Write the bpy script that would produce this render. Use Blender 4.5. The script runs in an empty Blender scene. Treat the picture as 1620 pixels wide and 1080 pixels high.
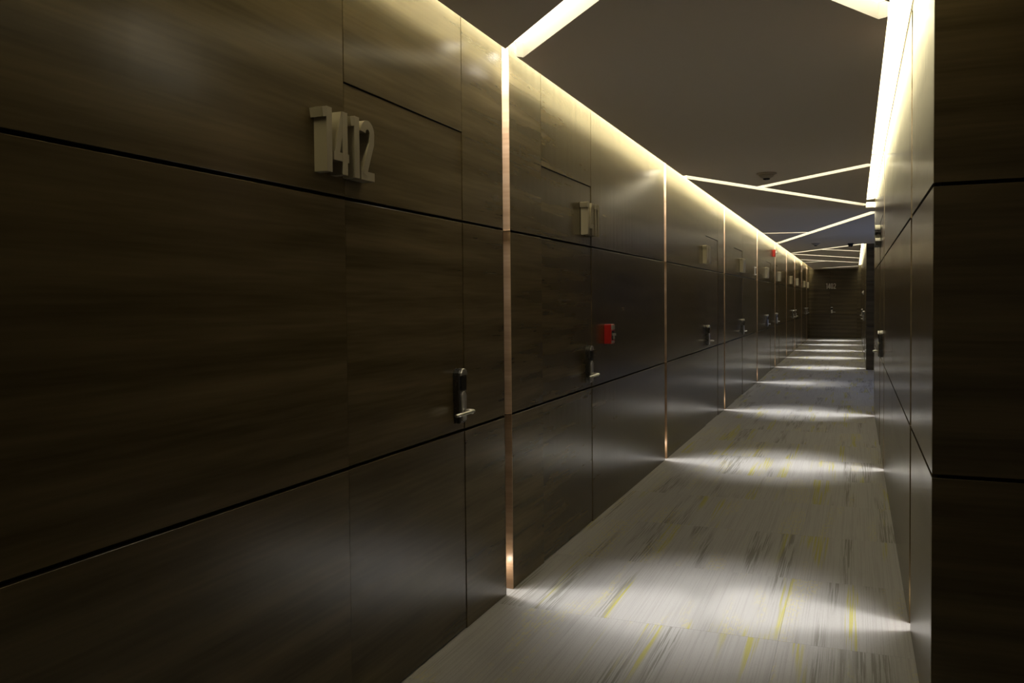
import bpy, bmesh, math, random
from mathutils import Vector, Matrix, Euler

sc = bpy.context.scene
COL = sc.collection
random.seed(7)

# ------------------------------------------------------------------ camera
EYE = 1.45
F, CX, CY = 1350.0, 810.0, 518.02
PITCH, YAW, ROLL = 0.029622, 0.382218, -0.0091018
cam_d = bpy.data.cameras.new('camera')
cam = bpy.data.objects.new('camera', cam_d)
COL.objects.link(cam)
cam_d.sensor_width = 36.0
cam_d.lens = F / 1620.0 * 36.0
cam_d.shift_x = 0.0
cam_d.shift_y = -(540.0 - CY) / 1620.0
cam_d.clip_start = 0.05
rot = Matrix.Rotation(YAW, 3, 'Z') @ Matrix.Rotation(math.pi/2 - PITCH, 3, 'X') @ Matrix.Rotation(ROLL, 3, 'Z')
cam.matrix_world = Matrix.Translation((0, 0, EYE)) @ rot.to_4x4()
sc.camera = cam

# ------------------------------------------------------------------ view, world
sc.view_settings.view_transform = 'Standard'
sc.view_settings.look = 'None'
sc.view_settings.gamma = 1.0
sc.view_settings.use_curve_mapping = False
sc.view_settings.exposure = 0.0
w = bpy.data.worlds.new('world'); sc.world = w; w.use_nodes = True
w.node_tree.nodes['Background'].inputs[0].default_value = (1.0, 0.85, 0.6, 1)
w.node_tree.nodes['Background'].inputs[1].default_value = 0.03

# light levels
COVE_L, COVE_R, CHAN = 19.0, 8.0, 4.0
COVE_C = (1.0, 0.87, 0.50)
CHAN_C = (1.0, 0.90, 0.68)
GLOW_W, FAN_W = 7.0, 190.0
SLOT_W, SLOT_C = 215.0, (1.0, 0.97, 0.94)
PUCK_W = 0.35

# geometry constants (metres), corridor runs along +Y
XL, XR, XB = -1.601, 0.228, 0.214        # wall faces: left, near right block, far right block
ZG1, ZG2, ZD = 0.888, 1.807, 2.197       # grooves, door head
ZC, ZS, ZTOP = 2.58, 2.645, 2.71         # ceiling underside, slab top, cove top
XCL, XCR = -1.45, 0.12                   # edges of the dropped ceiling
YN, YE, YB, YF = 2.99, 11.8, 18.92, 34.0 # right block near face / end, far block face, end wall
YS = -1.4                                # where the modelled corridor starts behind the camera
SLW = 0.09                               # slot width
SLD = 0.15                               # slot depth
L_SLOTS = [3.877, 7.690, 11.480, 15.550, 19.180, 22.500, 25.660, 29.030, 32.180]
R_SLOTS = [4.07, 7.80, 11.42]
B_SLOTS = [19.25, 22.50, 25.66, 29.03, 32.18]

# ------------------------------------------------------------------ materials
def mat(name):
    m = bpy.data.materials.new(name); m.use_nodes = True
    nt = m.node_tree
    return m, nt, nt.nodes['Principled BSDF']

def plain(name, col, rough=0.5, metal=0.0, spec=0.5):
    m, nt, b = mat(name)
    b.inputs['Base Color'].default_value = (*col, 1)
    b.inputs['Roughness'].default_value = rough
    b.inputs['Metallic'].default_value = metal
    b.inputs['Specular IOR Level'].default_value = spec
    # faint procedural wear
    tc = nt.nodes.new('ShaderNodeTexCoord'); n = nt.nodes.new('ShaderNodeTexNoise')
    n.inputs['Scale'].default_value = 40
    mr = nt.nodes.new('ShaderNodeMapRange')
    mr.inputs['To Min'].default_value = max(0.02, rough - 0.05); mr.inputs['To Max'].default_value = min(1, rough + 0.05)
    nt.links.new(tc.outputs['Object'], n.inputs['Vector'])
    nt.links.new(n.outputs['Fac'], mr.inputs['Value'])
    nt.links.new(mr.outputs['Result'], b.inputs['Roughness'])
    return m

def emit(name, col, strength):
    m = bpy.data.materials.new(name); m.use_nodes = True
    nt = m.node_tree
    nt.nodes.remove(nt.nodes['Principled BSDF'])
    e = nt.nodes.new('ShaderNodeEmission')
    e.inputs[0].default_value = (*col, 1); e.inputs[1].default_value = strength
    nt.links.new(e.outputs[0], nt.nodes['Material Output'].inputs['Surface'])
    return m

def ramp(nt, stops):
    r = nt.nodes.new('ShaderNodeValToRGB')
    el = r.color_ramp.elements
    el[0].position, el[0].color = stops[0][0], (*stops[0][1], 1)
    el[1].position, el[1].color = stops[-1][0], (*stops[-1][1], 1)
    for p, c in stops[1:-1]:
        e = el.new(p); e.color = (*c, 1)
    return r

def wood(name, dark, mid, light, axis='Y', rough=0.22, figure=1.0, bump=0.05):
    """veneer with the grain along one horizontal axis, other for every panel"""
    m, nt, b = mat(name)
    N, L = nt.nodes, nt.links
    tc = N.new('ShaderNodeTexCoord'); oi = N.new('ShaderNodeObjectInfo')
    off = N.new('ShaderNodeVectorMath'); off.operation = 'SCALE'
    off.inputs[0].default_value = (13.1, 7.7, 21.3)
    L.new(oi.outputs['Random'], off.inputs['Scale'])
    add = N.new('ShaderNodeVectorMath'); add.operation = 'ADD'
    L.new(tc.outputs['Object'], add.inputs[0]); L.new(off.outputs[0], add.inputs[1])
    def mapped(s_along, s_across, s_z):
        mp = N.new('ShaderNodeMapping')
        mp.inputs['Scale'].default_value = (s_across, s_along, s_z) if axis == 'Y' else (s_along, s_across, s_z)
        L.new(add.outputs[0], mp.inputs['Vector'])
        return mp
    big = N.new('ShaderNodeTexNoise')                 # wide flame figure
    big.inputs['Scale'].default_value = 1.0; big.inputs['Detail'].default_value = 3
    big.inputs['Distortion'].default_value = 0.15 * figure
    L.new(mapped(0.9, 1.0, 11.0).outputs[0], big.inputs['Vector'])
    rings = N.new('ShaderNodeTexWave'); rings.wave_type = 'BANDS'; rings.bands_direction = 'Z'
    rings.inputs['Scale'].default_value = 1.0; rings.inputs['Distortion'].default_value = 6.0
    rings.inputs['Detail'].default_value = 3; rings.inputs['Detail Scale'].default_value = 0.55
    L.new(mapped(0.50, 0.50, 2.2).outputs[0], rings.inputs['Vector'])
    fine = N.new('ShaderNodeTexNoise'); fine.inputs['Scale'].default_value = 1.0; fine.inputs['Detail'].default_value = 2
    L.new(mapped(3.0, 3.0, 70).outputs[0], fine.inputs['Vector'])
    mx = N.new('ShaderNodeMix'); mx.data_type = 'FLOAT'; mx.inputs[0].default_value = 0.22
    L.new(big.outputs['Fac'], mx.inputs[2]); L.new(rings.outputs['Fac'], mx.inputs[3])
    mx2 = N.new('ShaderNodeMix'); mx2.data_type = 'FLOAT'; mx2.inputs[0].default_value = 0.36
    L.new(mx.outputs[0], mx2.inputs[2]); L.new(fine.outputs['Fac'], mx2.inputs[3])
    rp = ramp(nt, [(0.25, dark), (0.52, mid), (0.78, light)])
    L.new(mx2.outputs[0], rp.inputs[0])
    hsv = N.new('ShaderNodeHueSaturation')
    mr = N.new('ShaderNodeMapRange'); mr.inputs['To Min'].default_value = 0.88; mr.inputs['To Max'].default_value = 1.12
    L.new(oi.outputs['Random'], mr.inputs['Value']); L.new(mr.outputs[0], hsv.inputs['Value'])
    L.new(rp.outputs[0], hsv.inputs['Color']); L.new(hsv.outputs[0], b.inputs['Base Color'])
    # satin lacquer: gently uneven
    rr = N.new('ShaderNodeMapRange'); rr.inputs['To Min'].default_value = rough - 0.02; rr.inputs['To Max'].default_value = rough + 0.03
    L.new(big.outputs['Fac'], rr.inputs['Value']); L.new(rr.outputs[0], b.inputs['Roughness'])
    b.inputs['Specular IOR Level'].default_value = 0.5
    st = N.new('ShaderNodeTexNoise'); st.inputs['Scale'].default_value = 1.0; st.inputs['Detail'].default_value = 0
    L.new(mapped(16.0, 16.0, 1.6).outputs[0], st.inputs['Vector'])
    bm_ = N.new('ShaderNodeBump'); bm_.inputs['Strength'].default_value = bump; bm_.inputs['Distance'].default_value = 0.01
    L.new(st.outputs['Fac'], bm_.inputs['Height']); L.new(bm_.outputs[0], b.inputs['Normal'])
    return m

W_D, W_M, W_L = (0.052, 0.039, 0.018), (0.096, 0.072, 0.036), (0.145, 0.110, 0.058)
M_WOOD = wood('walnut_veneer', W_D, W_M, W_L, 'Y')
M_WOODX = wood('walnut_veneer_cross', W_D, W_M, W_L, 'X')
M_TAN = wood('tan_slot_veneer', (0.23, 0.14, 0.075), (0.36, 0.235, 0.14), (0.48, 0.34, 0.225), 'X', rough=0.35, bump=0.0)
M_CORE = plain('dark_backing', (0.012, 0.009, 0.006), 0.8)
M_CEIL = plain('taupe_ceiling_paint', (0.80, 0.73, 0.63), 0.85, spec=0.2)
M_WHITE = plain('white_slot_paint', (0.80, 0.77, 0.68), 0.7)
M_CHROME = plain('satin_chrome', (0.74, 0.73, 0.70), 0.32, 1.0)
M_DCHROME = plain('dark_lock_case', (0.17, 0.165, 0.16), 0.28, 1.0)
M_BLACK = plain('black_gloss', (0.012, 0.012, 0.013), 0.12)
M_BRONZE = plain('champagne_number_metal', (0.39, 0.35, 0.26), 0.42, 0.35)
M_PALEMETAL = plain('pale_number_metal', (0.78, 0.74, 0.64), 0.4)
M_BRASS = plain('brass_strip', (0.75, 0.62, 0.42), 0.25, 1.0)
M_RED = plain('red_alarm_plastic', (0.50, 0.018, 0.014), 0.35)
M_PALE = plain('pale_plate', (0.45, 0.42, 0.36), 0.5)
M_LENS = plain('clear_strobe_lens', (0.85, 0.85, 0.82), 0.08)
M_PLAST = plain('grey_ceiling_plastic', (0.45, 0.40, 0.33), 0.5)
M_COVE_L = emit('cove_diffuser_left', COVE_C, COVE_L)
M_COVE_R = emit('cove_diffuser_right', COVE_C, COVE_R)
M_CHAN = emit('channel_diffuser', CHAN_C, CHAN)

def carpet_mat():
    m, nt, b = mat('striated_carpet')
    N, L = nt.nodes, nt.links
    tc = N.new('ShaderNodeTexCoord'); oi = N.new('ShaderNodeObjectInfo')
    off = N.new('ShaderNodeVectorMath'); off.operation = 'SCALE'; off.inputs[0].default_value = (31.7, 57.3, 11.9)
    L.new(oi.outputs['Random'], off.inputs['Scale'])
    add = N.new('ShaderNodeVectorMath'); add.operation = 'ADD'
    L.new(tc.outputs['Object'], add.inputs[0]); L.new(off.outputs[0], add.inputs[1])
    def noise(sx, sy, detail=2.0, shift=0.0, dist=0.0):
        mp = N.new('ShaderNodeMapping'); mp.inputs['Scale'].default_value = (sx, sy, 1); mp.inputs['Location'].default_value = (shift, shift*1.7, shift)
        L.new(add.outputs[0], mp.inputs['Vector'])
        n = N.new('ShaderNodeTexNoise'); n.inputs['Scale'].default_value = 1.0; n.inputs['Detail'].default_value = detail
        n.inputs['Distortion'].default_value = dist
        L.new(mp.outputs[0], n.inputs['Vector']); return n.outputs['Fac']
    def step(v, a, c):
        r = N.new('ShaderNodeMapRange'); r.interpolation_type = 'SMOOTHSTEP'
        r.inputs['From Min'].default_value = a; r.inputs['From Max'].default_value = c
        L.new(v, r.inputs['Value']); return r.outputs[0]
    def mul(a, c):
        x = N.new('ShaderNodeMath'); x.operation = 'MULTIPLY'; L.new(a, x.inputs[0])
        if isinstance(c, float): x.inputs[1].default_value = c
        else: L.new(c, x.inputs[1])
        return x.outputs[0]
    def mixc(fac, a, col):
        x = N.new('ShaderNodeMix'); x.data_type = 'RGBA'
        L.new(fac, x.inputs[0])
        if isinstance(a, tuple): x.inputs[6].default_value = (*a, 1)
        else: L.new(a, x.inputs[6])
        x.inputs[7].default_value = (*col, 1); return x.outputs[2]
    rib = noise(170, 1.2, 2, 0)                                   # fine ribs along the corridor
    c = mixc(step(rib, 0.46, 0.64), (0.385, 0.377, 0.365), (0.345, 0.337, 0.326))
    # grey dashes bunched into bands
    greyband = step(noise(7.0, 0.55, 1, 3.1), 0.56, 0.66)
    greydash = step(noise(130, 2.2, 3, 5.3), 0.47, 0.56)
    c = mixc(mul(mul(greyband, greydash), 0.66), c, (0.17, 0.168, 0.14))
    # chartreuse dashes, solid and sparse
    yband = step(noise(9.0, 0.6, 1, 9.4), 0.585, 0.66)
    ydash = step(noise(110, 1.3, 3, 12.2), 0.47, 0.56)
    c = mixc(mul(mul(yband, ydash), 0.75), c, (0.40, 0.37, 0.075))
    yband2 = step(noise(7.0, 0.9, 1, 19.4), 0.58, 0.66)
    ydash2 = step(noise(110, 30, 4, 22.2), 0.50, 0.58)
    c = mixc(mul(mul(yband2, ydash2), 0.30), c, (0.55, 0.47, 0.12))
    pile = N.new('ShaderNodeTexNoise'); pile.inputs['Scale'].default_value = 420; pile.inputs['Detail'].default_value = 2
    L.new(tc.outputs['Object'], pile.inputs['Vector'])
    hsv = N.new('ShaderNodeHueSaturation'); mr = N.new('ShaderNodeMapRange')
    mr.inputs['From Min'].default_value = 0.3; mr.inputs['From Max'].default_value = 0.7
    mr.inputs['To Min'].default_value = 0.86; mr.inputs['To Max'].default_value = 1.12
    L.new(pile.outputs['Fac'], mr.inputs['Value']); L.new(mr.outputs[0], hsv.inputs['Value'])
    L.new(c, hsv.inputs['Color']); L.new(hsv.outputs[0], b.inputs['Base Color'])
    b.inputs['Roughness'].default_value = 0.95; b.inputs['Specular IOR Level'].default_value = 0.05
    bp = N.new('ShaderNodeBump'); bp.inputs['Strength'].default_value = 0.35; bp.inputs['Distance'].default_value = 0.003
    L.new(pile.outputs['Fac'], bp.inputs['Height']); L.new(bp.outputs[0], b.inputs['Normal'])
    return m
M_CARPET = carpet_mat()

# ------------------------------------------------------------------ helpers
def link(name, me, parent=None, origin=(0, 0, 0), m=None):
    """link a mesh whose vertices are in world coordinates; origin is its pivot"""
    o = bpy.data.objects.new(name, me)
    COL.objects.link(o)
    ov = Vector(origin)
    me.transform(Matrix.Translation(-ov))
    po = Vector((0, 0, 0))
    if parent is not None:
        o.parent = parent
        p = parent
        while p is not None:
            po += p.location; p = p.parent
    o.location = ov - po
    if m is not None:
        for mm in (m if isinstance(m, (list, tuple)) else [m]):
            me.materials.append(mm)
    return o

def empty(name, loc):
    o = bpy.data.objects.new(name, None); COL.objects.link(o)
    o.location = loc; o.empty_display_size = 0.1
    return o

def tag(o, label=None, cat=None, group=None, kind=None):
    if label: o['label'] = label
    if cat: o['category'] = cat
    if group: o['group'] = group
    if kind: o['kind'] = kind
    return o

def bm_box(bm, a, c):
    x0, y0, z0 = a; x1, y1, z1 = c
    v = [bm.verts.new(p) for p in ((x0,y0,z0),(x1,y0,z0),(x1,y1,z0),(x0,y1,z0),(x0,y0,z1),(x1,y0,z1),(x1,y1,z1),(x0,y1,z1))]
    for f in ((3,2,1,0),(4,5,6,7),(0,1,5,4),(1,2,6,5),(2,3,7,6),(3,0,4,7)):
        bm.faces.new([v[i] for i in f])

def done(bm, name, m, parent=None, origin=None, smooth=False):
    bmesh.ops.recalc_face_normals(bm, faces=bm.faces)
    me = bpy.data.meshes.new(name); bm.to_mesh(me); bm.free()
    if origin is None:
        n = len(me.vertices)
        cs = [v.co for v in me.vertices]
        origin = ((min(c.x for c in cs)+max(c.x for c in cs))/2, (min(c.y for c in cs)+max(c.y for c in cs))/2, min(c.z for c in cs))
    if smooth:
        for p in me.polygons: p.use_smooth = True
    return link(name, me, parent, origin, m)

def box(name, a, c, m, parent=None, bevel=0.0, origin=None):
    bm = bmesh.new(); bm_box(bm, a, c)
    if bevel:
        bmesh.ops.bevel(bm, geom=bm.edges[:], offset=bevel, segments=1, affect='EDGES')
    return done(bm, name, m, parent, origin)

def boxes(name, lst, m, parent=None, origin=None):
    bm = bmesh.new()
    for a, c in lst: bm_box(bm, a, c)
    return done(bm, name, m, parent, origin)

def lathe(name, prof, centre, axis, m, parent=None, seg=24):
    """prof: (radius, height) pairs turned round axis through centre"""
    bm = bmesh.new()
    ax = Vector(axis).normalized(); t = Vector((0, 0, 1)) if abs(ax.z) < 0.9 else Vector((1, 0, 0))
    u = ax.cross(t).normalized(); v = ax.cross(u); c = Vector(centre)
    rings = []
    for r, h in prof:
        rings.append([bm.verts.new(c + ax*h + (u*math.cos(2*math.pi*k/seg) + v*math.sin(2*math.pi*k/seg))*r) for k in range(seg)])
    for a, b_ in zip(rings, rings[1:]):
        for k in range(seg):
            bm.faces.new((a[k], a[(k+1) % seg], b_[(k+1) % seg], b_[k]))
    bm.faces.new(rings[0]); bm.faces.new(rings[-1][::-1])
    o = done(bm, name, m, parent)
    for p in o.data.polygons:
        p.use_smooth = len(p.vertices) == 4
    return o

def prism(bm, pts, frame, d0, d1, bev=0.0):
    """polygon pts (a,b) in the plane of frame (O, A, B, Nrm) extruded from d0 to d1 along Nrm"""
    O, A, B, Nn = frame
    P = lambda a, b_, d: O + A*a + B*b_ + Nn*d
    ca = sum(p[0] for p in pts)/len(pts); cb = sum(p[1] for p in pts)/len(pts)
    lay = [(d0, 0.0), (d1 - bev, 0.0)] if bev else [(d0, 0.0), (d1, 0.0)]
    if bev: lay.append((d1, bev))
    rings = []
    for d, ins in lay:
        ring = []
        for (a, b_) in pts:
            va, vb = ca - a, cb - b_; l = math.hypot(va, vb) or 1
            ring.append(bm.verts.new(P(a + va/l*ins, b_ + vb/l*ins, d)))
        rings.append(ring)
    n = len(pts)
    for r0, r1 in zip(rings, rings[1:]):
        for k in range(n): bm.faces.new((r0[k], r0[(k+1) % n], r1[(k+1) % n], r1[k]))
    bm.faces.new(rings[0][::-1]); bm.faces.new(rings[-1])

def tube(bm, pts, rad, seg=12, flat=1.0):
    """swept tube through points; flat squashes it vertically"""
    rings = []
    pts = [Vector(p) for p in pts]
    for i, p in enumerate(pts):
        d = (pts[min(i+1, len(pts)-1)] - pts[max(i-1, 0)]).normalized()
        s = d.cross(Vector((0, 0, 1))).normalized(); u = s.cross(d).normalized()
        rings.append([bm.verts.new(p + s*math.cos(2*math.pi*k/seg)*rad + u*math.sin(2*math.pi*k/seg)*rad*flat) for k in range(seg)])
    for a, b_ in zip(rings, rings[1:]):
        for k in range(seg): bm.faces.new((a[k], a[(k+1) % seg], b_[(k+1) % seg], b_[k]))
    bm.faces.new(rings[0][::-1]); bm.faces.new(rings[-1])

# wall frames: O on the wall face, A horizontal along the wall (reader's left to right), B up, N out of the wall
def frame_left(y):  return (Vector((XL, y, 0)), Vector((0, 1, 0)), Vector((0, 0, 1)), Vector((1, 0, 0)))
def frame_right(y, x=XR): return (Vector((x, y, 0)), Vector((0, -1, 0)), Vector((0, 0, 1)), Vector((-1, 0, 0)))
def frame_end(x):   return (Vector((x, YF, 0)), Vector((1, 0, 0)), Vector((0, 0, 1)), Vector((0, -1, 0)))

# ------------------------------------------------------------------ floor: carpet tiles on a slab
floor = box('floor', (-1.9, YS, -0.15), (3.2, YF + 0.3, -0.007), M_CORE, origin=(0, 0, -0.15))
tag(floor, 'long corridor floor laid with pale striated carpet tiles', kind='structure')
PITCH_T = 0.875
xs = [XL - SLD - 0.02, -1.17, -0.30, XR + 0.30]
row0 = 3.75 - 6*PITCH_T
k = 0
while row0 + k*PITCH_T < YF:
    y0 = max(row0 + k*PITCH_T, YS); y1 = min(row0 + (k+1)*PITCH_T, YF - 0.001)
    if y1 - y0 > 0.05:
        for a, c in zip(xs, xs[1:]):
            box('carpet_tile', (a + 0.0004, y0 + 0.0004, -0.007), (c - 0.0004, y1 - 0.0004, 0.0 - random.random()*0.0004), M_CARPET, floor)
    k += 1
# carpet of the lift lobby and of the bay beside the camera
for (a, c, y0, y1) in ((XR + 0.301, 1.6, YS, 2.9), (1.601, 3.1, YS, 2.9)):
    box('carpet_tile', (a, y0, -0.007), (c, y1, 0), M_CARPET, floor)
yy = YE + 0.02
while yy < YB - 0.1:
    for a, c in ((XR + 0.301, 1.4), (1.401, 2.27), (2.271, 3.1)):
        box('carpet_tile', (a, yy, -0.007), (c, min(yy + 0.874, YB), 0), M_CARPET, floor)
    yy += 0.875

# ------------------------------------------------------------------ walls
PT = 0.025    # panel thickness
GV = 0.012    # groove height
SM = 0.004    # seam width
ZTL = 2.895
def top(side): return ZTL if side == 'L' else ZTOP
ROWS = [(0.0, ZG1 - GV/2), (ZG1 + GV/2, ZG2 - GV/2), (ZG2 + GV/2, ZTOP)]
def span_panel(name, side, y0, y1, z0, z1, m, parent, recess=0.0, bevel=0.0012):
    """a panel on the left ('L'), right ('R'), far right ('B') or end ('E', span in x) wall"""
    if side == 'L': a, c = (XL - PT, y0, z0), (XL - recess, y1, z1)
    elif side == 'R': a, c = (XR + recess, y0, z0), (XR + PT, y1, z1)
    elif side == 'B': a, c = (XB + recess, y0, z0), (XB + PT, y1, z1)
    elif side == 'E': a, c = (y0, YF + recess, z0), (y1, YF + PT, z1)
    elif side == 'N': a, c = (y0, YN + recess, z0), (y1, YN + PT, z1)
    elif side == 'K': a, c = (y0, YB + recess, z0), (y1, YB + PT, z1)
    return box(name, a, c, m, parent, bevel)

DOORS = {}
def door(n, side, y0, y1, label, m):
    o = empty('door_%d' % n, {'L': (XL, (y0+y1)/2, 0), 'R': (XR, (y0+y1)/2, 0), 'B': (XB, (y0+y1)/2, 0), 'E': ((y0+y1)/2, YF, 0)}[side])
    tag(o, label, kind='structure')
    s = SM/2
    for z0, z1 in ((0.006, ZG1 - GV/2), (ZG1 + GV/2, ZG2 - GV/2), (ZG2 + GV/2, ZD - s)):
        span_panel('door_panel', side, y0 + s, y1 - s, z0, z1, m, o, recess=0.003)
    DOORS[n] = o
    return o

def wall_side(wall, side, y_start, y_end, slots, doors, seams, m):
    """panels in three rows between slots, with door gaps; panels above each door head"""
    cuts = []
    segs = []; y = y_start
    for s in slots:
        segs.append((y, s - 0.005)); y = s + SLW + 0.005
    segs.append((y, y_end))
    for a, b_ in segs:
        marks = sorted({a, b_} | {d for dd in doors for d in dd if a < d < b_} | {q for q in seams if a < q < b_})
        for p, q in zip(marks, marks[1:]):
            if q - p < 0.02: continue
            isdoor = any(abs(p - d0) < 1e-4 and abs(q - d1) < 1e-4 for d0, d1 in doors)
            lo = p + (SM/2 if p > a else 0); hi = q - (SM/2 if q < b_ else 0)
            if isdoor:
                span_panel('wall_panel', side, lo, hi, ZD + SM/2, top(side), m, wall)
            else:
                for z0, z1 in ROWS: span_panel('wall_panel', side, lo, hi, z0, top(side) if z1 == ZTOP else z1, m, wall)
    return segs

def slot_parts(wall, side, s, strips=True):
    """slot with tan far cheek running floor to ceiling between two panels"""
    sgn = {'L': -1, 'R': 1, 'B': 1}[side]; X0 = {'L': XL, 'R': XR, 'B': XB}[side]
    o0, o1 = X0, X0 + sgn*SLD
    lo, hi = min(o0, o1), max(o0, o1)
    bk = (o1, o1 + sgn*0.01)
    boxes('slot_cheek', [((lo, s - 0.0045, 0), (hi, s, top(side)))], M_WOODX, wall)  # near cheek kept dark so it bounces no light onto the tan one
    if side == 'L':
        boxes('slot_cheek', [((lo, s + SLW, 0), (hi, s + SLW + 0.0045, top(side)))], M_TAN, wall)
    else:      # dark panel edge added in front to dim the lit slot, tan lining behind it
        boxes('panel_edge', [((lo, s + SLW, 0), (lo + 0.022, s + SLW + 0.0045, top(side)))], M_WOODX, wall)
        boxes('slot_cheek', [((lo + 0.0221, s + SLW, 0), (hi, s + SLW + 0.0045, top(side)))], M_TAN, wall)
    boxes('slot_back', [((min(bk), s - 0.0045, 0), (max(bk), s + SLW + 0.0045, top(side)))], M_WOODX, wall)
    if strips:
        for z in (ZG1, ZG2):
            boxes('joint_strip', [((lo, s, z - 0.002), (hi, s + 0.003, z + 0.002)), ((lo, s + SLW - 0.003, z - 0.002), (hi, s + SLW, z + 0.002))], M_BRASS, wall)

def backing(name, side, y0, y1, slots, thick, label):
    X0 = {'L': XL - PT, 'R': XR + PT, 'B': XB + PT}[side]; sgn = -1 if side == 'L' else 1
    lst = []; y = y0
    a, c = sorted((X0, X0 + sgn*thick))
    for s in slots + [None]:
        e = y1 if s is None else s - 0.0045
        lst.append(((a, y, -0.006), (c, e, top(side))))
        if s is not None:
            b0 = {'L': XL, 'R': XR, 'B': XB}[side] + sgn*(SLD + 0.01)
            if abs(b0) < abs(X0 + sgn*thick):
                q0, q1 = sorted((b0, X0 + sgn*thick))
                lst.append(((q0, s - 0.0045, -0.006), (q1, s + SLW + 0.0045, top(side))))
            y = s + SLW + 0.0045
    o = boxes(name, lst, M_CORE, None, origin=(X0, (y0+y1)/2, 0))
    return tag(o, label, kind='structure')

L_DOORS = [(2.481, 3.414), (4.435, 5.386), (9.99, 10.94), (12.50, 13.46), (17.22, 18.16), (19.40, 20.33), (23.93, 24.86), (25.80, 26.73), (30.58, 31.51), (32.36, 33.29)]
wall_l = backing('wall_left', 'L', YS, YF + 0.02, L_SLOTS, 0.16, 'dark walnut panelled corridor wall on the left with lit vertical slots')
wall_side(wall_l, 'L', YS, YF - 0.002, L_SLOTS, L_DOORS, [], M_WOOD)
for i, s in enumerate(L_SLOTS): slot_parts(wall_l, 'L', s, i < 5)
ORD = ['nearest', 'second', 'third', 'fourth', 'fifth', 'sixth', 'seventh', 'eighth', 'ninth', 'tenth']
for i, (a, c) in enumerate(L_DOORS):
    door(i + 1, 'L', a, c, 'walnut veneered guest room door flush in left wall, %s along from the viewer, beside number %d' % (ORD[i], 1412 - i), M_WOOD)

R_DOOR = (8.24, 9.17)
wall_r = backing('wall_right', 'R', YN + 0.03, YE - 0.03, R_SLOTS, 0.16, 'glossy walnut panelled right wall mirroring the floor light bands')
wall_side(wall_r, 'R', YN + 0.0275, YE, R_SLOTS, [R_DOOR], [6.1], M_WOOD)
for s in R_SLOTS: slot_parts(wall_r, 'R', s)
door(12, 'R', *R_DOOR, 'walnut veneered flush door in the right wall with chrome lever seen edge on', M_WOOD)
# the end of the right wall and the core behind it
core = box('wall_right_core', (XR + PT + 0.16, YN + 0.03, -0.006), (3.1, YE - 0.03, ZTOP), M_CORE); core.name = 'wall_core'
tag(core, 'solid dark core of the right hand block behind its panels', kind='structure')
# near face of the block (towards the viewer)
wall_n = box('wall_near', (XR + 0.03, YN + PT, -0.006), (3.1, YN + 0.03, ZTOP), M_CORE)
tag(wall_n, 'dark unlit panelled wall face at the right edge of the view', kind='structure')
for a, c in ((XR, 1.45), (1.454, 2.3), (2.304, 3.1)):
    for z0, z1 in ROWS: span_panel('wall_panel', 'N', a, c, z0, z1, M_WOODX, wall_n)
for z0, z1 in ROWS:
    box('wall_panel', (XR, YE, z0), (3.1, YE + 0.0, z1) if False else (3.1, YE + 0.002, z1), M_WOODX, core)

# far right block beyond the lift lobby
B_DOORS = [(21.3, 22.23), (26.9, 27.83)]
wall_b = backing('wall_far_right', 'B', YB + 0.03, YF + 0.02, B_SLOTS, 0.16, 'far stretch of panelled right wall beyond the lobby opening')
wall_side(wall_b, 'B', YB + 0.0275, YF - 0.002, B_SLOTS, B_DOORS, [], M_WOOD)
for s in B_SLOTS: slot_parts(wall_b, 'B', s, False)
for i, (a, c) in enumerate(B_DOORS):
    door(13 + i, 'B', a, c, 'walnut flush door in the far right wall past the lobby, %s of two' % ('nearer', 'farther')[i], M_WOOD)
wall_k = box('wall_lobby_side', (XB + 0.03, YB + PT, -0.006), (3.1, YB + 0.03, ZTOP), M_CORE)
tag(wall_k, 'dark end face of the far right wall where the lobby opening closes', kind='structure')
for a, c in ((XB, 1.2), (1.204, 2.1), (2.104, 3.1)):
    for z0, z1 in ROWS: span_panel('wall_panel', 'K', a, c, z0, z1, M_WOODX, wall_k)
core2 = box('wall_core', (XB + PT + 0.16, YB + 0.03, -0.006), (3.1, YF + 0.02, ZTOP), M_CORE)
tag(core2, 'solid core of the far right block', kind='structure')

# end wall
wall_e = box('wall_end', (-1.9, YF + PT, -0.006), (3.1, YF + 0.12, ZTOP), M_CORE)
tag(wall_e, 'dark panelled wall closing the far end of the corridor', kind='structure')
E_DOOR = (-0.86, 0.07)
for p, q in ((-1.60, E_DOOR[0]), (E_DOOR[1], 0.212)):
    for z0, z1 in ROWS: span_panel('wall_panel', 'E', p + 0.002, q - 0.002, z0, z1, M_WOODX, wall_e)
span_panel('wall_panel', 'E', E_DOOR[0] + 0.002, E_DOOR[1] - 0.002, ZD + 0.002, ZTOP, M_WOODX, wall_e)
door(11, 'E', *E_DOOR, 'dark flush door in the end wall facing down the corridor under number 1402', M_WOODX)

# lobby back wall with a daylit window, and the wall behind the bay
wall_lob = boxes('wall_lobby', [((3.1, YE - 0.03, -0.006), (3.2, 13.6, ZTOP)), ((3.1, 16.4, -0.006), (3.2, YB + 0.03, ZTOP)),
                                ((3.1, 13.6, -0.006), (3.2, 16.4, 0.8)), ((3.1, 13.6, 2.3), (3.2, 16.4, ZTOP))], M_CORE)
tag(wall_lob, 'back wall of the lobby off the corridor', kind='structure')
win = boxes('window_1', [((3.09, 13.6, 0.8), (3.17, 13.66, 2.3)), ((3.09, 16.34, 0.8), (3.17, 16.4, 2.3)), ((3.09, 13.66, 0.8), (3.17, 16.34, 0.86)),
                         ((3.09, 13.66, 2.24), (3.17, 16.34, 2.3)), ((3.1, 14.97, 0.86), (3.15, 15.03, 2.24))], M_DCHROME)
tag(win, 'lobby window letting in blue dusk light', kind='structure')
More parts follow.
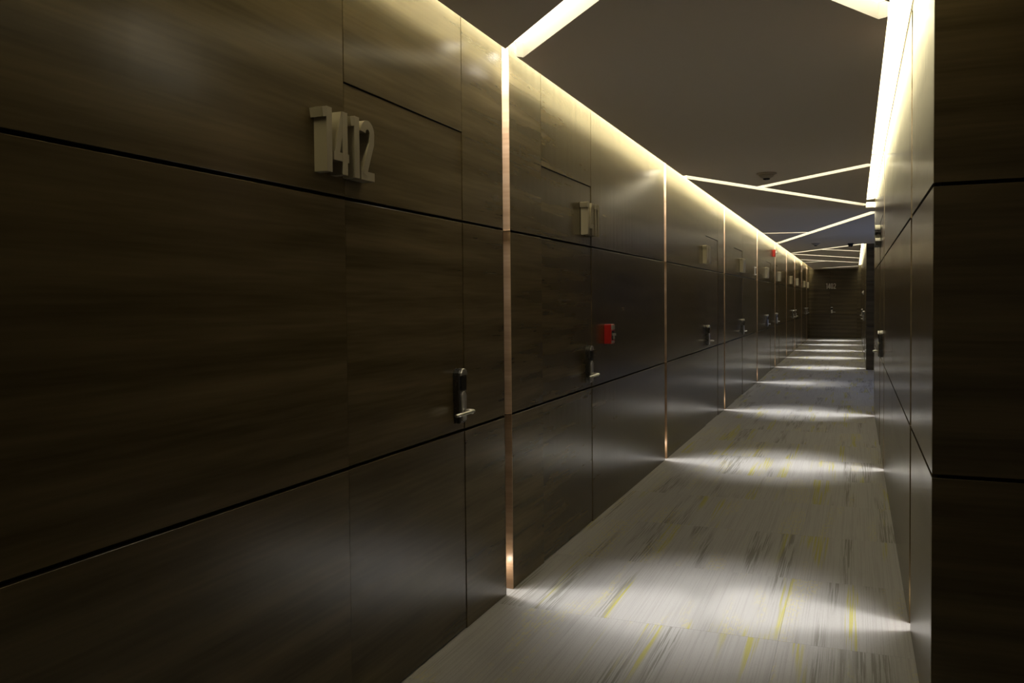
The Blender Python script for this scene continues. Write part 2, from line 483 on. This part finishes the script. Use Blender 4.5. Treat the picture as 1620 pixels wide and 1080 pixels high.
lw = bpy.data.lights.new('dusk_window_light', 'AREA'); lw.shape = 'RECTANGLE'; lw.size = 2.6; lw.size_y = 1.3
lw.energy = 36; lw.color = (0.35, 0.5, 1.0)
lwo = bpy.data.objects.new('dusk_window_light', lw); COL.objects.link(lwo)
lwo.location = (3.3, 15.0, 1.55); lwo.rotation_euler = Euler((math.radians(72), 0, math.radians(90)))

# ------------------------------------------------------------------ ceiling
ZP = 2.90    # top of the left cove pocket
ceil = boxes('ceiling', [((-1.30, YS, ZTOP + 0.02), (3.2, YF + 0.12, ZP + 0.08)), ((-1.9, YS, ZP), (-1.30, YF + 0.12, ZP + 0.08))], M_WHITE, origin=(0, 15, ZTOP + 0.02))
tag(ceil, 'dark taupe dropped ceiling cut by crossing light channels', kind='structure')
outline = [(XCL, YS), (3.08, YS), (3.08, 2.55), (XCR, 2.55), (XCR, 11.46), (3.08, 11.46 + 0.36), (3.08, YB - 0.02), (XCR, YB + 0.02), (XCR, YF - 0.02), (XCL, YF - 0.02)]
outline = [(XCL, YS), (3.08, YS), (3.08, 2.55), (XCR, 2.55), (XCR, 11.46), (XR + 0.02, 11.46), (XR + 0.02, YE + 0.01), (3.08, YE + 0.01), (3.08, YB - 0.01), (XCR, YB - 0.01), (XCR, YF - 0.01), (XCL, YF - 0.01)]
bm = bmesh.new()
prism(bm, outline, (Vector((0, 0, 0)), Vector((1, 0, 0)), Vector((0, 1, 0)), Vector((0, 0, 1))), ZC, ZS)
bmesh.ops.recalc_face_normals(bm, faces=bm.faces)
bmesh.ops.triangulate(bm, faces=[f for f in bm.faces if len(f.verts) > 4])
slab_me = bpy.data.meshes.new('ceiling_slab'); bm.to_mesh(slab_me); bm.free()
slab = bpy.data.objects.new('ceiling_slab', slab_me); COL.objects.link(slab)
CW = 0.125
# (start, end, label); starts and ends on a ceiling edge run out through it
CHANNELS = [
 ((-1.47, 3.672), (0.14, 1.90), 'wide bright light channel in ceiling nearest the viewer, starting above the first lit slot'),
 ((0.14, 3.76), (-0.50, 2.60), 'short light channel at the top right corner of the view running into the right cove'),
 ((-1.47, 7.80), (0.14, 11.18), 'long light channel slanting across ceiling beyond the first smoke detector'),
 ((-0.93, 8.95), (0.14, 7.80), 'light channel branching to the right cove in front of the second crossing'),
 ((0.245, 12.02), (-1.47, 17.97), 'light channel from the right wall end slanting to the left cove before the lobby'),
 ((-1.47, 15.05), (-0.70, 15.24), 'thin short light channel joining the lobby channel from the left'),
 ((-1.47, 21.88), (0.14, 18.95), 'light channel crossing behind the small dark dome camera'),
 ((-0.72, 20.52), (0.14, 21.77), 'branch light channel leaving the dome camera channel to the right'),
 ((-1.47, 22.16), (0.14, 25.44), 'light channel meeting the far right cove halfway along its glow'),
 ((-1.47, 25.36), (0.14, 28.50), 'second to last long light channel before the end wall'),
 ((-1.47, 27.50), (-0.76, 26.74), 'short light channel joining the second to last long channel from the left'),
 ((-1.10, 32.80), (0.14, 31.38), 'faint last light channel just before the end wall'),
]
def chan_poly(a, b_, wd):
    a, b_ = Vector((*a, 0)), Vector((*b_, 0)); d = (b_ - a).normalized(); n = Vector((-d.y, d.x, 0))*wd/2
    return [tuple((a - n)[:2]), tuple((b_ - n)[:2]), tuple((b_ + n)[:2]), tuple((a + n)[:2])]
FR = (Vector((0, 0, 0)), Vector((1, 0, 0)), Vector((0, 1, 0)), Vector((0, 0, 1)))
cutters = []
for i, (a, b_, lab) in enumerate(CHANNELS):
    bm = bmesh.new(); prism(bm, chan_poly(a, b_, CW), FR, ZC - 0.05, ZS + 0.05)
    bmesh.ops.recalc_face_normals(bm, faces=bm.faces)
    me = bpy.data.meshes.new('cut'); bm.to_mesh(me); bm.free()
    co = bpy.data.objects.new('cut', me); COL.objects.link(co); cutters.append(co)
    md = slab.modifiers.new('cut%d' % i, 'BOOLEAN'); md.operation = 'DIFFERENCE'; md.solver = 'EXACT'; md.object = co
dg = bpy.context.evaluated_depsgraph_get(); dg.update()
new_me = bpy.data.meshes.new_from_object(slab.evaluated_get(dg))
bpy.data.objects.remove(slab)
for co in cutters:
    me = co.data; bpy.data.objects.remove(co); bpy.data.meshes.remove(me)
new_me.name = 'ceiling_slab'
new_me.materials.clear()
slab = link('ceiling_slab', new_me, ceil, (0, 15, ZC), [M_CEIL, M_WHITE])
for p in new_me.polygons:
    p.material_index = 0 if p.normal.z < -0.5 else 1
slab['label'] = 'dark taupe dropped ceiling panel'
# recessed diffuser lamps above the cuts
for i, (a, b_, lab) in enumerate(CHANNELS):
    e = empty('ceiling_light', ((a[0]+b_[0])/2, (a[1]+b_[1])/2, ZS))
    tag(e, lab, 'light', 'crossing light channels in the ceiling')
    dz = i*0.0006
    # cut the lamp back at cove edges
    bm = bmesh.new(); prism(bm, chan_poly(a, b_, CW + 0.01), FR, ZS + 0.002 + dz, ZS + 0.006 + dz); done(bm, 'diffuser', M_CHAN, e)
    bm = bmesh.new(); prism(bm, chan_poly(a, b_, CW + 0.02), FR, ZS + 0.0062 + dz, ZS + 0.016 + dz); done(bm, 'housing', M_WHITE, e)

# cove lamps: lengths of diffuser above the gaps between ceiling and wall
def cove(x0, x1, y0, y1, m, label, zt=ZTOP):
    e = empty('cove_light', ((x0+x1)/2, (y0+y1)/2, zt)); tag(e, label, 'light')
    n = max(1, round((y1 - y0)/1.2)); st = (y1 - y0)/n
    box('housing', (x0, y0, zt + 0.008), (x1, y1, zt + 0.019), M_WHITE, e)
    for j in range(n):
        box('diffuser', (x0, y0 + j*st, zt + 0.001), (x1, y0 + (j+1)*st - 0.002, zt + 0.0075), m, e)
    return e
cove(XCL - 0.01, XCL + 0.07, YS + 0.05, YF - 0.05, M_COVE_L, 'continuous cove light washing the top of the left wall', ZP - 0.0195)
cove(XCR + 0.008, XR - 0.006, 2.62, 11.70, M_COVE_R, 'wide glowing cove light along the top of the right wall')
cove(XCR + 0.005, XB - 0.02, YB + 0.05, YF - 0.05, M_COVE_R, 'far cove light along the right wall beyond the lobby')

# slot lamps: a downlight at the top of every slot, an added fan lamp and a small marker lamp near the floor
def slot_lamps(side, s):
    sgn = -1 if side == 'L' else 1; X0 = {'L': XL, 'R': XR, 'B': XB}[side]
    d = bpy.data.lights.new('slot_downlight', 'SPOT'); d.energy = SLOT_W; d.color = SLOT_C
    d.spot_size = math.radians(22.5); d.spot_blend = 0.55; d.shadow_soft_size = 0.028
    o = bpy.data.objects.new('slot_downlight', d); COL.objects.link(o)
    o.location = (X0 + sgn*0.125, s + SLW/2, top(side) - 0.05)
    tgt = o.location + Vector((-sgn*math.sin(math.radians(11)), 0, -math.cos(math.radians(11))))
    o.rotation_euler = (tgt - o.location).to_track_quat('-Z', 'Y').to_euler()
    gl = bpy.data.lights.new('cove_downlight', 'SPOT'); gl.energy = GLOW_W; gl.color = SLOT_C
    gl.spot_size = math.radians(150); gl.spot_blend = 0.8; gl.shadow_soft_size = 0.02
    go = bpy.data.objects.new('cove_downlight', gl); COL.objects.link(go)
    go.location = (X0 - sgn*0.055, s + SLW/2, ZTOP - 0.04)
    fl = bpy.data.lights.new('added_fan_light', 'SPOT'); fl.energy = FAN_W; fl.color = SLOT_C  # added second lamp, spreads the floor glow wider than the downlight
    fl.spot_size = math.radians(40); fl.spot_blend = 1.0; fl.shadow_soft_size = 0.035
    fo = bpy.data.objects.new('added_fan_light', fl); COL.objects.link(fo)
    fo.location = (X0 + sgn*0.042, s + SLW/2, top(side) - 0.06)
    fo.rotation_euler = Vector((-sgn*math.sin(math.radians(14)), 0, -math.cos(math.radians(14)))).to_track_quat('-Z', 'Y').to_euler()
    p = bpy.data.lights.new('slot_marker_lamp', 'POINT'); p.energy = PUCK_W; p.color = (1.0, 0.86, 0.70); p.shadow_soft_size = 0.008
    q = bpy.data.objects.new('slot_marker_lamp', p); COL.objects.link(q)
    q.location = (X0 + sgn*0.04, s + 0.03, 0.135)
for s in L_SLOTS: slot_lamps('L', s)
for s in R_SLOTS: slot_lamps('R', s)
for s in B_SLOTS: slot_lamps('B', s)

# ------------------------------------------------------------------ door locks with lever handles
def lock(dr, frame, pos, lever_dir, z0=0.930):
    """pos: offset along the frame's A axis; lever_dir: -1 or 1 along A"""
    O, A, B, Nn = frame
    O = O + A*pos
    fr = (O, A, B, Nn)
    H, Wd = 0.237, 0.033
    pts = [(-0.024, 0.0), (0.024, 0.0), (0.029, 0.03), (Wd, 0.10), (Wd, H - 0.030)]
    for k in range(1, 8):
        t = math.pi*k/8
        pts.append((Wd*math.cos(t), H - 0.030 + 0.030*math.sin(t)))
    pts += [(-Wd, H - 0.030), (-Wd, 0.10), (-0.029, 0.03)]
    pts = [(a, b_ + z0) for a, b_ in pts]
    bm = bmesh.new(); prism(bm, pts, fr, -0.002, 0.030, 0.006)
    lk = done(bm, 'door_lock', M_DCHROME, dr)
    # chrome crown over the reader
    top = [(a, b_) for a, b_ in pts if b_ >= z0 + H - 0.0301]
    bm = bmesh.new(); prism(bm, top, fr, 0.0305, 0.037, 0.003); done(bm, 'crown', M_CHROME, lk)
    rd = [(-0.026, H - 0.095), (0.026, H - 0.095), (0.028, H - 0.034), (-0.028, H - 0.034)]
    bm = bmesh.new(); prism(bm, [(a, b_ + z0) for a, b_ in rd], fr, 0.0302, 0.0345, 0.002); done(bm, 'card_reader', M_BLACK, lk)
    low = [(-0.020, 0.010), (0.020, 0.010), (0.024, 0.10)] + [(0.024*math.cos(math.pi*k/8), 0.115 + 0.024*math.sin(math.pi*k/8)) for k in range(0, 9)] + [(-0.024, 0.10)]
    bm = bmesh.new(); prism(bm, [(a, b_ + z0) for a, b_ in low], fr, 0.0302, 0.0365, 0.003); done(bm, 'cover_plate', M_CHROME, lk)
    zl = z0 + 0.052
    P = lambda a, z, d: O + A*a + B*z + Nn*d
    bm = bmesh.new(); tube(bm, [P(0, zl, 0.034), P(0, zl, 0.060), P(0, zl, 0.076)], 0.0105); done(bm, 'spindle', M_CHROME, lk, smooth=True)
    s = lever_dir
    bm = bmesh.new(); tube(bm, [P(-s*0.012, zl + 0.001, 0.072), P(s*0.01, zl, 0.0715), P(s*0.05, zl - 0.002, 0.068), P(s*0.10, zl - 0.004, 0.062), P(s*0.128, zl - 0.005, 0.058)], 0.0095, flat=0.8)
    done(bm, 'lever', M_CHROME, lk, smooth=True)
    return lk
# left wall: position of the lock along y and the lever's direction
L_LOCKS = [(3.335, -1), (5.275, -1), (10.05, 1), (13.39, -1), (17.29, 1), (19.46, 1), (24.79, -1), (25.87, 1), (31.45, -1), (32.43, 1)]
for i, (y, s) in enumerate(L_LOCKS):
    lock(DOORS[i + 1], frame_left(0), y, s)
lock(DOORS[12], frame_right(0), -8.31, -1)
lock(DOORS[13], frame_right(0, XB), -22.16, 1)
lock(DOORS[14], frame_right(0, XB), -26.97, -1)
lock(DOORS[11], frame_end(0), -0.80, 1)

# ------------------------------------------------------------------ room numbers
SW = 0.030   # stroke width
def arc(cx, cy, rx, ry, a0, a1, n=12):
    return [(cx + rx*math.cos(math.radians(a0 + (a1-a0)*k/n)), cy + ry*math.sin(math.radians(a0 + (a1-a0)*k/n))) for k in range(n + 1)]
GH, GW = 0.205, 0.086
h, g = GH, SW/2
xw = GW/2 - g
def glyph(ch):
    """list of (closed, centreline) and widths of the digit, origin at its lower left"""
    c = GW/2
    if ch == '1': return [(False, [(0.036, 0), (0.036, h)], SW), (False, [(0.000, h - 0.022), (0.036, h - 0.014)], 0.030)], 0.052
    if ch == '4': return [(False, [(0.064, 0), (0.064, h)], SW), (False, [(0.000, 0.056), (0.088, 0.056)], 0.028), (False, [(0.016, 0.056), (0.056, h - 0.006)], 0.028)], 0.090
    if ch == '2': return [(False, arc(c, h - g - xw, xw, xw, 180, 0) + [(c + xw*0.92, h - 0.075), (g + 0.006, 0.020)], SW), (False, [(0, g), (GW, g)], SW)], GW
    if ch == '0': return [(True, arc(c, h - g - xw, xw, xw, 0, 180, 12) + arc(c, g + xw, xw, xw, 180, 360, 12), SW)], GW
    if ch == '3': return [(False, arc(c, h - g - xw, xw, xw, 165, -60, 12), SW), (False, arc(c, g + xw*1.15, xw, xw*1.15, 60, -165, 12), SW)], GW
    if ch == '5': return [(False, [(GW - 0.006, h - g), (g, h - g)], SW), (False, [(g, h), (g, 0.100)], SW), (False, arc(c, g + 0.048, xw, 0.048, 130, -165, 14), SW)], GW
    if ch == '6': return [(True, arc(c, g + 0.042, xw, 0.042, 0, 360, 20)[:-1], SW), (False, [(g, 0.056), (g + 0.006, 0.110), (c + 0.020, h)], SW)], GW
    if ch == '7': return [(False, [(0, h - g), (GW, h - g)], SW), (False, [(GW - g, h - 0.012), (0.026, 0)], SW)], GW
    if ch == '8': return [(True, arc(c, h - g - 0.038, xw*0.92, 0.038, 0, 360, 20)[:-1], SW), (True, arc(c, g + 0.044, xw, 0.044, 0, 360, 20)[:-1], SW)], GW
    if ch == '9': return [(True, arc(c, h - g - 0.042, xw, 0.042, 0, 360, 20)[:-1], SW), (False, [(GW - g, h - 0.056), (GW - g - 0.006, h - 0.110), (c - 0.020, 0)], SW)], GW
def stroke(bm, pts, wd, closed, fr, d0, d1):
    O, A, B, Nn = fr
    n = len(pts); Lf, Rt = [], []
    for i in range(n):
        p = Vector(pts[i])
        a = Vector(pts[(i-1) % n]) if (closed or i > 0) else None
        c = Vector(pts[(i+1) % n]) if (closed or i < n-1) else None
        d0v = (p - a).normalized() if a is not None else None
        d1v = (c - p).normalized() if c is not None else None
        if d0v is None: d0v = d1v
        if d1v is None: d1v = d0v
        t = (d0v + d1v).normalized(); nn = Vector((-t.y, t.x))
        k = wd/2/max(0.5, nn.dot(Vector((-d0v.y, d0v.x))))
        Lf.append(p + nn*k); Rt.append(p - nn*k)
    V = lambda q, d: bm.verts.new(O + A*q.x + B*q.y + Nn*d)
    lf = [V(q, d1) for q in Lf]; rf = [V(q, d1) for q in Rt]; lb = [V(q, d0) for q in Lf]; rb = [V(q, d0) for q in Rt]
    for i in range(n if closed else n - 1):
        j = (i + 1) % n
        bm.faces.new((rf[i], rf[j], lf[j], lf[i])); bm.faces.new((lb[i], lb[j], rb[j], rb[i]))
        bm.faces.new((lf[i], lf[j], lb[j], lb[i])); bm.faces.new((rb[i], rb[j], rf[j], rf[i]))
    if not closed:
        bm.faces.new((lf[0], lb[0], rb[0], rf[0])); bm.faces.new((rf[-1], rb[-1], lb[-1], lf[-1]))
def number(txt, fr, label, depth=0.048, gap=0.010, m=None):
    O, A, B, Nn = fr
    e = empty('room_number', O); tag(e, label, 'number', 'raised room numbers along the corridor')
    tot = sum(glyph(c)[1] for c in txt) + gap*(len(txt) - 1)
    x = -tot/2
    for ch in txt:
        strokes, wd = glyph(ch)
        bm = bmesh.new()
        for i, (cl, pts, sw) in enumerate(strokes):
            stroke(bm, pts, sw, cl, (O + A*x, A, B, Nn), 0.0, depth - i*0.0004)
        done(bm, 'digit', m or M_BRONZE, e)
        x += wd + gap
    return e
ZN = 1.872
def at(fr, z): return (fr[0] + Vector((0, 0, z)), fr[1], fr[2], fr[3])
NUM_LAB = {
 1412: 'largest room number, thick grey metal 1412, high on left wall at the nearest door',
 1411: 'room number 1411 above the red fire alarm, second from the viewer on the left',
 1410: 'room number 1410, third on left wall, between the second and third lit slots',
 1409: 'room number 1409 just before the small glint plate, fourth on left wall',
 1408: 'room number 1408 below and before the red fire strobe, fifth on left wall',
 1407: 'room number 1407 right behind the red fire strobe, sixth on left wall',
 1406: 'distant room number 1406 in front of the seventh lit slot',
 1405: 'distant room number 1405 just behind the seventh lit slot',
 1404: 'tiny room number 1404, second to last before the end wall on the left',
 1403: 'tiny room number 1403, last on left wall, nearest the dark end wall'}
L_NUM = [(1412, 2.440), (1411, 5.275), (1410, 9.93), (1409, 13.30), (1408, 17.16), (1407, 20.10), (1406, 23.90), (1405, 26.55), (1404, 30.50), (1403, 32.75)]
for n, y in L_NUM:
    number(str(n), at(frame_left(y), ZN), NUM_LAB[n])
number('1402', at(frame_end(-0.83), ZN - 0.03), 'pale raised room number reading 1402 on the dark end wall', depth=0.03, m=M_PALEMETAL)
number('1413', at(frame_right(9.15), ZN + 0.09), 'raised room number seen edge on above the lever of the right wall door', m=M_DCHROME)

# ------------------------------------------------------------------ small wall and ceiling devices
# fire alarm pull station
e = empty('fire_alarm', (XL, 5.735, 1.225)); tag(e, 'red manual fire alarm call point on left wall right of door 1411', 'alarm')
fr = (Vector((XL, 5.735, 1.225)), Vector((0, 1, 0)), Vector((0, 0, 1)), Vector((1, 0, 0)))
def rrect(w_, h_, r, n=4):
    out = []
    for cx_, cy_, a0 in ((w_/2 - r, h_/2 - r, 0), (-w_/2 + r, h_/2 - r, 90), (-w_/2 + r, -h_/2 + r, 180), (w_/2 - r, -h_/2 + r, 270)):
        out += arc(cx_, cy_, r, r, a0, a0 + 90, n)
    return out
bm = bmesh.new(); prism(bm, rrect(0.095, 0.135, 0.008), fr, 0.0, 0.048, 0.004); done(bm, 'case', M_RED, e)
f2 = (fr[0] + Vector((0, 0, 0.045)), *fr[1:])
bm = bmesh.new(); prism(bm, rrect(0.080, 0.030, 0.004), f2, 0.0482, 0.051); done(bm, 'face_plate', M_PALE, e)
f3 = (fr[0] + Vector((0, 0, -0.010)), *fr[1:])
bm = bmesh.new(); prism(bm, rrect(0.066, 0.062, 0.006), f3, 0.0482, 0.0505); done(bm, 'recess_plate', M_BLACK, e)
bm = bmesh.new()
prism(bm, rrect(0.052, 0.016, 0.004), (fr[0] + Vector((0, 0, -0.004)), *fr[1:]), 0.0507, 0.064, 0.002)
prism(bm, rrect(0.014, 0.030, 0.004), (fr[0] + Vector((0, 0, -0.022)), *fr[1:]), 0.0507, 0.060, 0.002)
done(bm, 'pull_handle', M_PALE, e)
f4 = (fr[0] + Vector((0, 0, -0.054)), *fr[1:])
bm = bmesh.new(); prism(bm, rrect(0.070, 0.012, 0.003), f4, 0.0482, 0.0505); done(bm, 'lower_plate', M_PALE, e)

# fire strobe near the ceiling
e = empty('fire_strobe', (XL, 18.75, 2.43)); tag(e, 'small red fire strobe with white lens high on left wall near the ceiling', 'alarm')
fr = (Vector((XL, 18.75, 2.43)), Vector((0, 1, 0)), Vector((0, 0, 1)), Vector((1, 0, 0)))
bm = bmesh.new(); prism(bm, rrect(0.12, 0.15, 0.012), fr, 0.0, 0.050, 0.005); done(bm, 'case', M_RED, e)
f2 = (fr[0] + Vector((0, 0, 0.020)), *fr[1:])
bm = bmesh.new(); prism(bm, rrect(0.075, 0.055, 0.012), f2, 0.0503, 0.085, 0.014); done(bm, 'lens', M_LENS, e)
bm = bmesh.new()
for dz in (-0.030, -0.042, -0.054): prism(bm, rrect(0.07, 0.005, 0.002), (fr[0] + Vector((0, 0, dz)), *fr[1:]), 0.0503, 0.052)
done(bm, 'horn_grille', M_BLACK, e)

# small pale plate made up for a glint between doors 1409 and 1408
e = empty('glint_plate', (XL, 15.22, 1.95)); tag(e, 'small pale plate with chrome studs standing in for a glint before the fourth lit slot', 'glint stand-in')
fr = (Vector((XL, 15.22, 1.95)), Vector((0, 1, 0)), Vector((0, 0, 1)), Vector((1, 0, 0)))
bm = bmesh.new(); prism(bm, rrect(0.11, 0.15, 0.006), fr, 0.0, 0.008, 0.001); done(bm, 'backplate', M_PALE, e)
for a in (-0.04, 0.04):
    for b_ in (-0.06, 0.06):
        lathe('standoff', [(0.007, 0.008), (0.007, 0.020), (0.004, 0.022)], fr[0] + Vector((0, a, b_)), (1, 0, 0), M_CHROME, e, 10)

# ceiling detectors
def detector(x, y, label, r=0.088):
    e = empty('smoke_detector', (x, y, ZC)); tag(e, label, 'detector')
    lathe('base', [(r, 0.0), (r, 0.008), (r*0.82, 0.014)], (x, y, ZC), (0, 0, -1), M_PLAST, e, 32)
    lathe('housing', [(r*0.80, 0.014), (r*0.62, 0.034), (r*0.40, 0.046)], (x, y, ZC), (0, 0, -1), M_PLAST, e, 32)
    lathe('sensor_cap', [(r*0.34, 0.0462), (r*0.34, 0.056), (r*0.22, 0.060)], (x, y, ZC), (0, 0, -1), M_BLACK, e, 20)
detector(-0.735, 7.95, 'round taupe smoke detector on ceiling above the first light channel crossing')
detector(-0.735, 18.2, 'distant round smoke detector on ceiling beside the dome camera')
e = empty('dome_camera', (-0.085, 18.62, ZC)); tag(e, 'small dark dome security camera under the ceiling in front of a light channel', 'camera')
lathe('base', [(0.058, 0.0), (0.058, 0.022), (0.052, 0.026)], (-0.085, 18.62, ZC), (0, 0, -1), M_BLACK, e, 24)
lathe('dome', [(0.048, 0.026), (0.046, 0.045), (0.036, 0.062), (0.020, 0.072), (0.006, 0.075)], (-0.085, 18.62, ZC), (0, 0, -1), M_BLACK, e, 24)

# chrome disc made up for a bright glint on the far right wall
e = empty('glint_disc', (XB, 24.3, 1.62)); tag(e, 'small round chrome disc standing in for a glint on the far right wall', 'sensor')
lathe('plate', [(0.055, 0.0), (0.055, 0.012), (0.045, 0.018)], (XB, 24.3, 1.62), (-1, 0, 0), M_CHROME, e, 20)
lathe('button', [(0.03, 0.0181), (0.028, 0.035), (0.015, 0.042)], (XB, 24.3, 1.62), (-1, 0, 0), M_CHROME, e, 20)
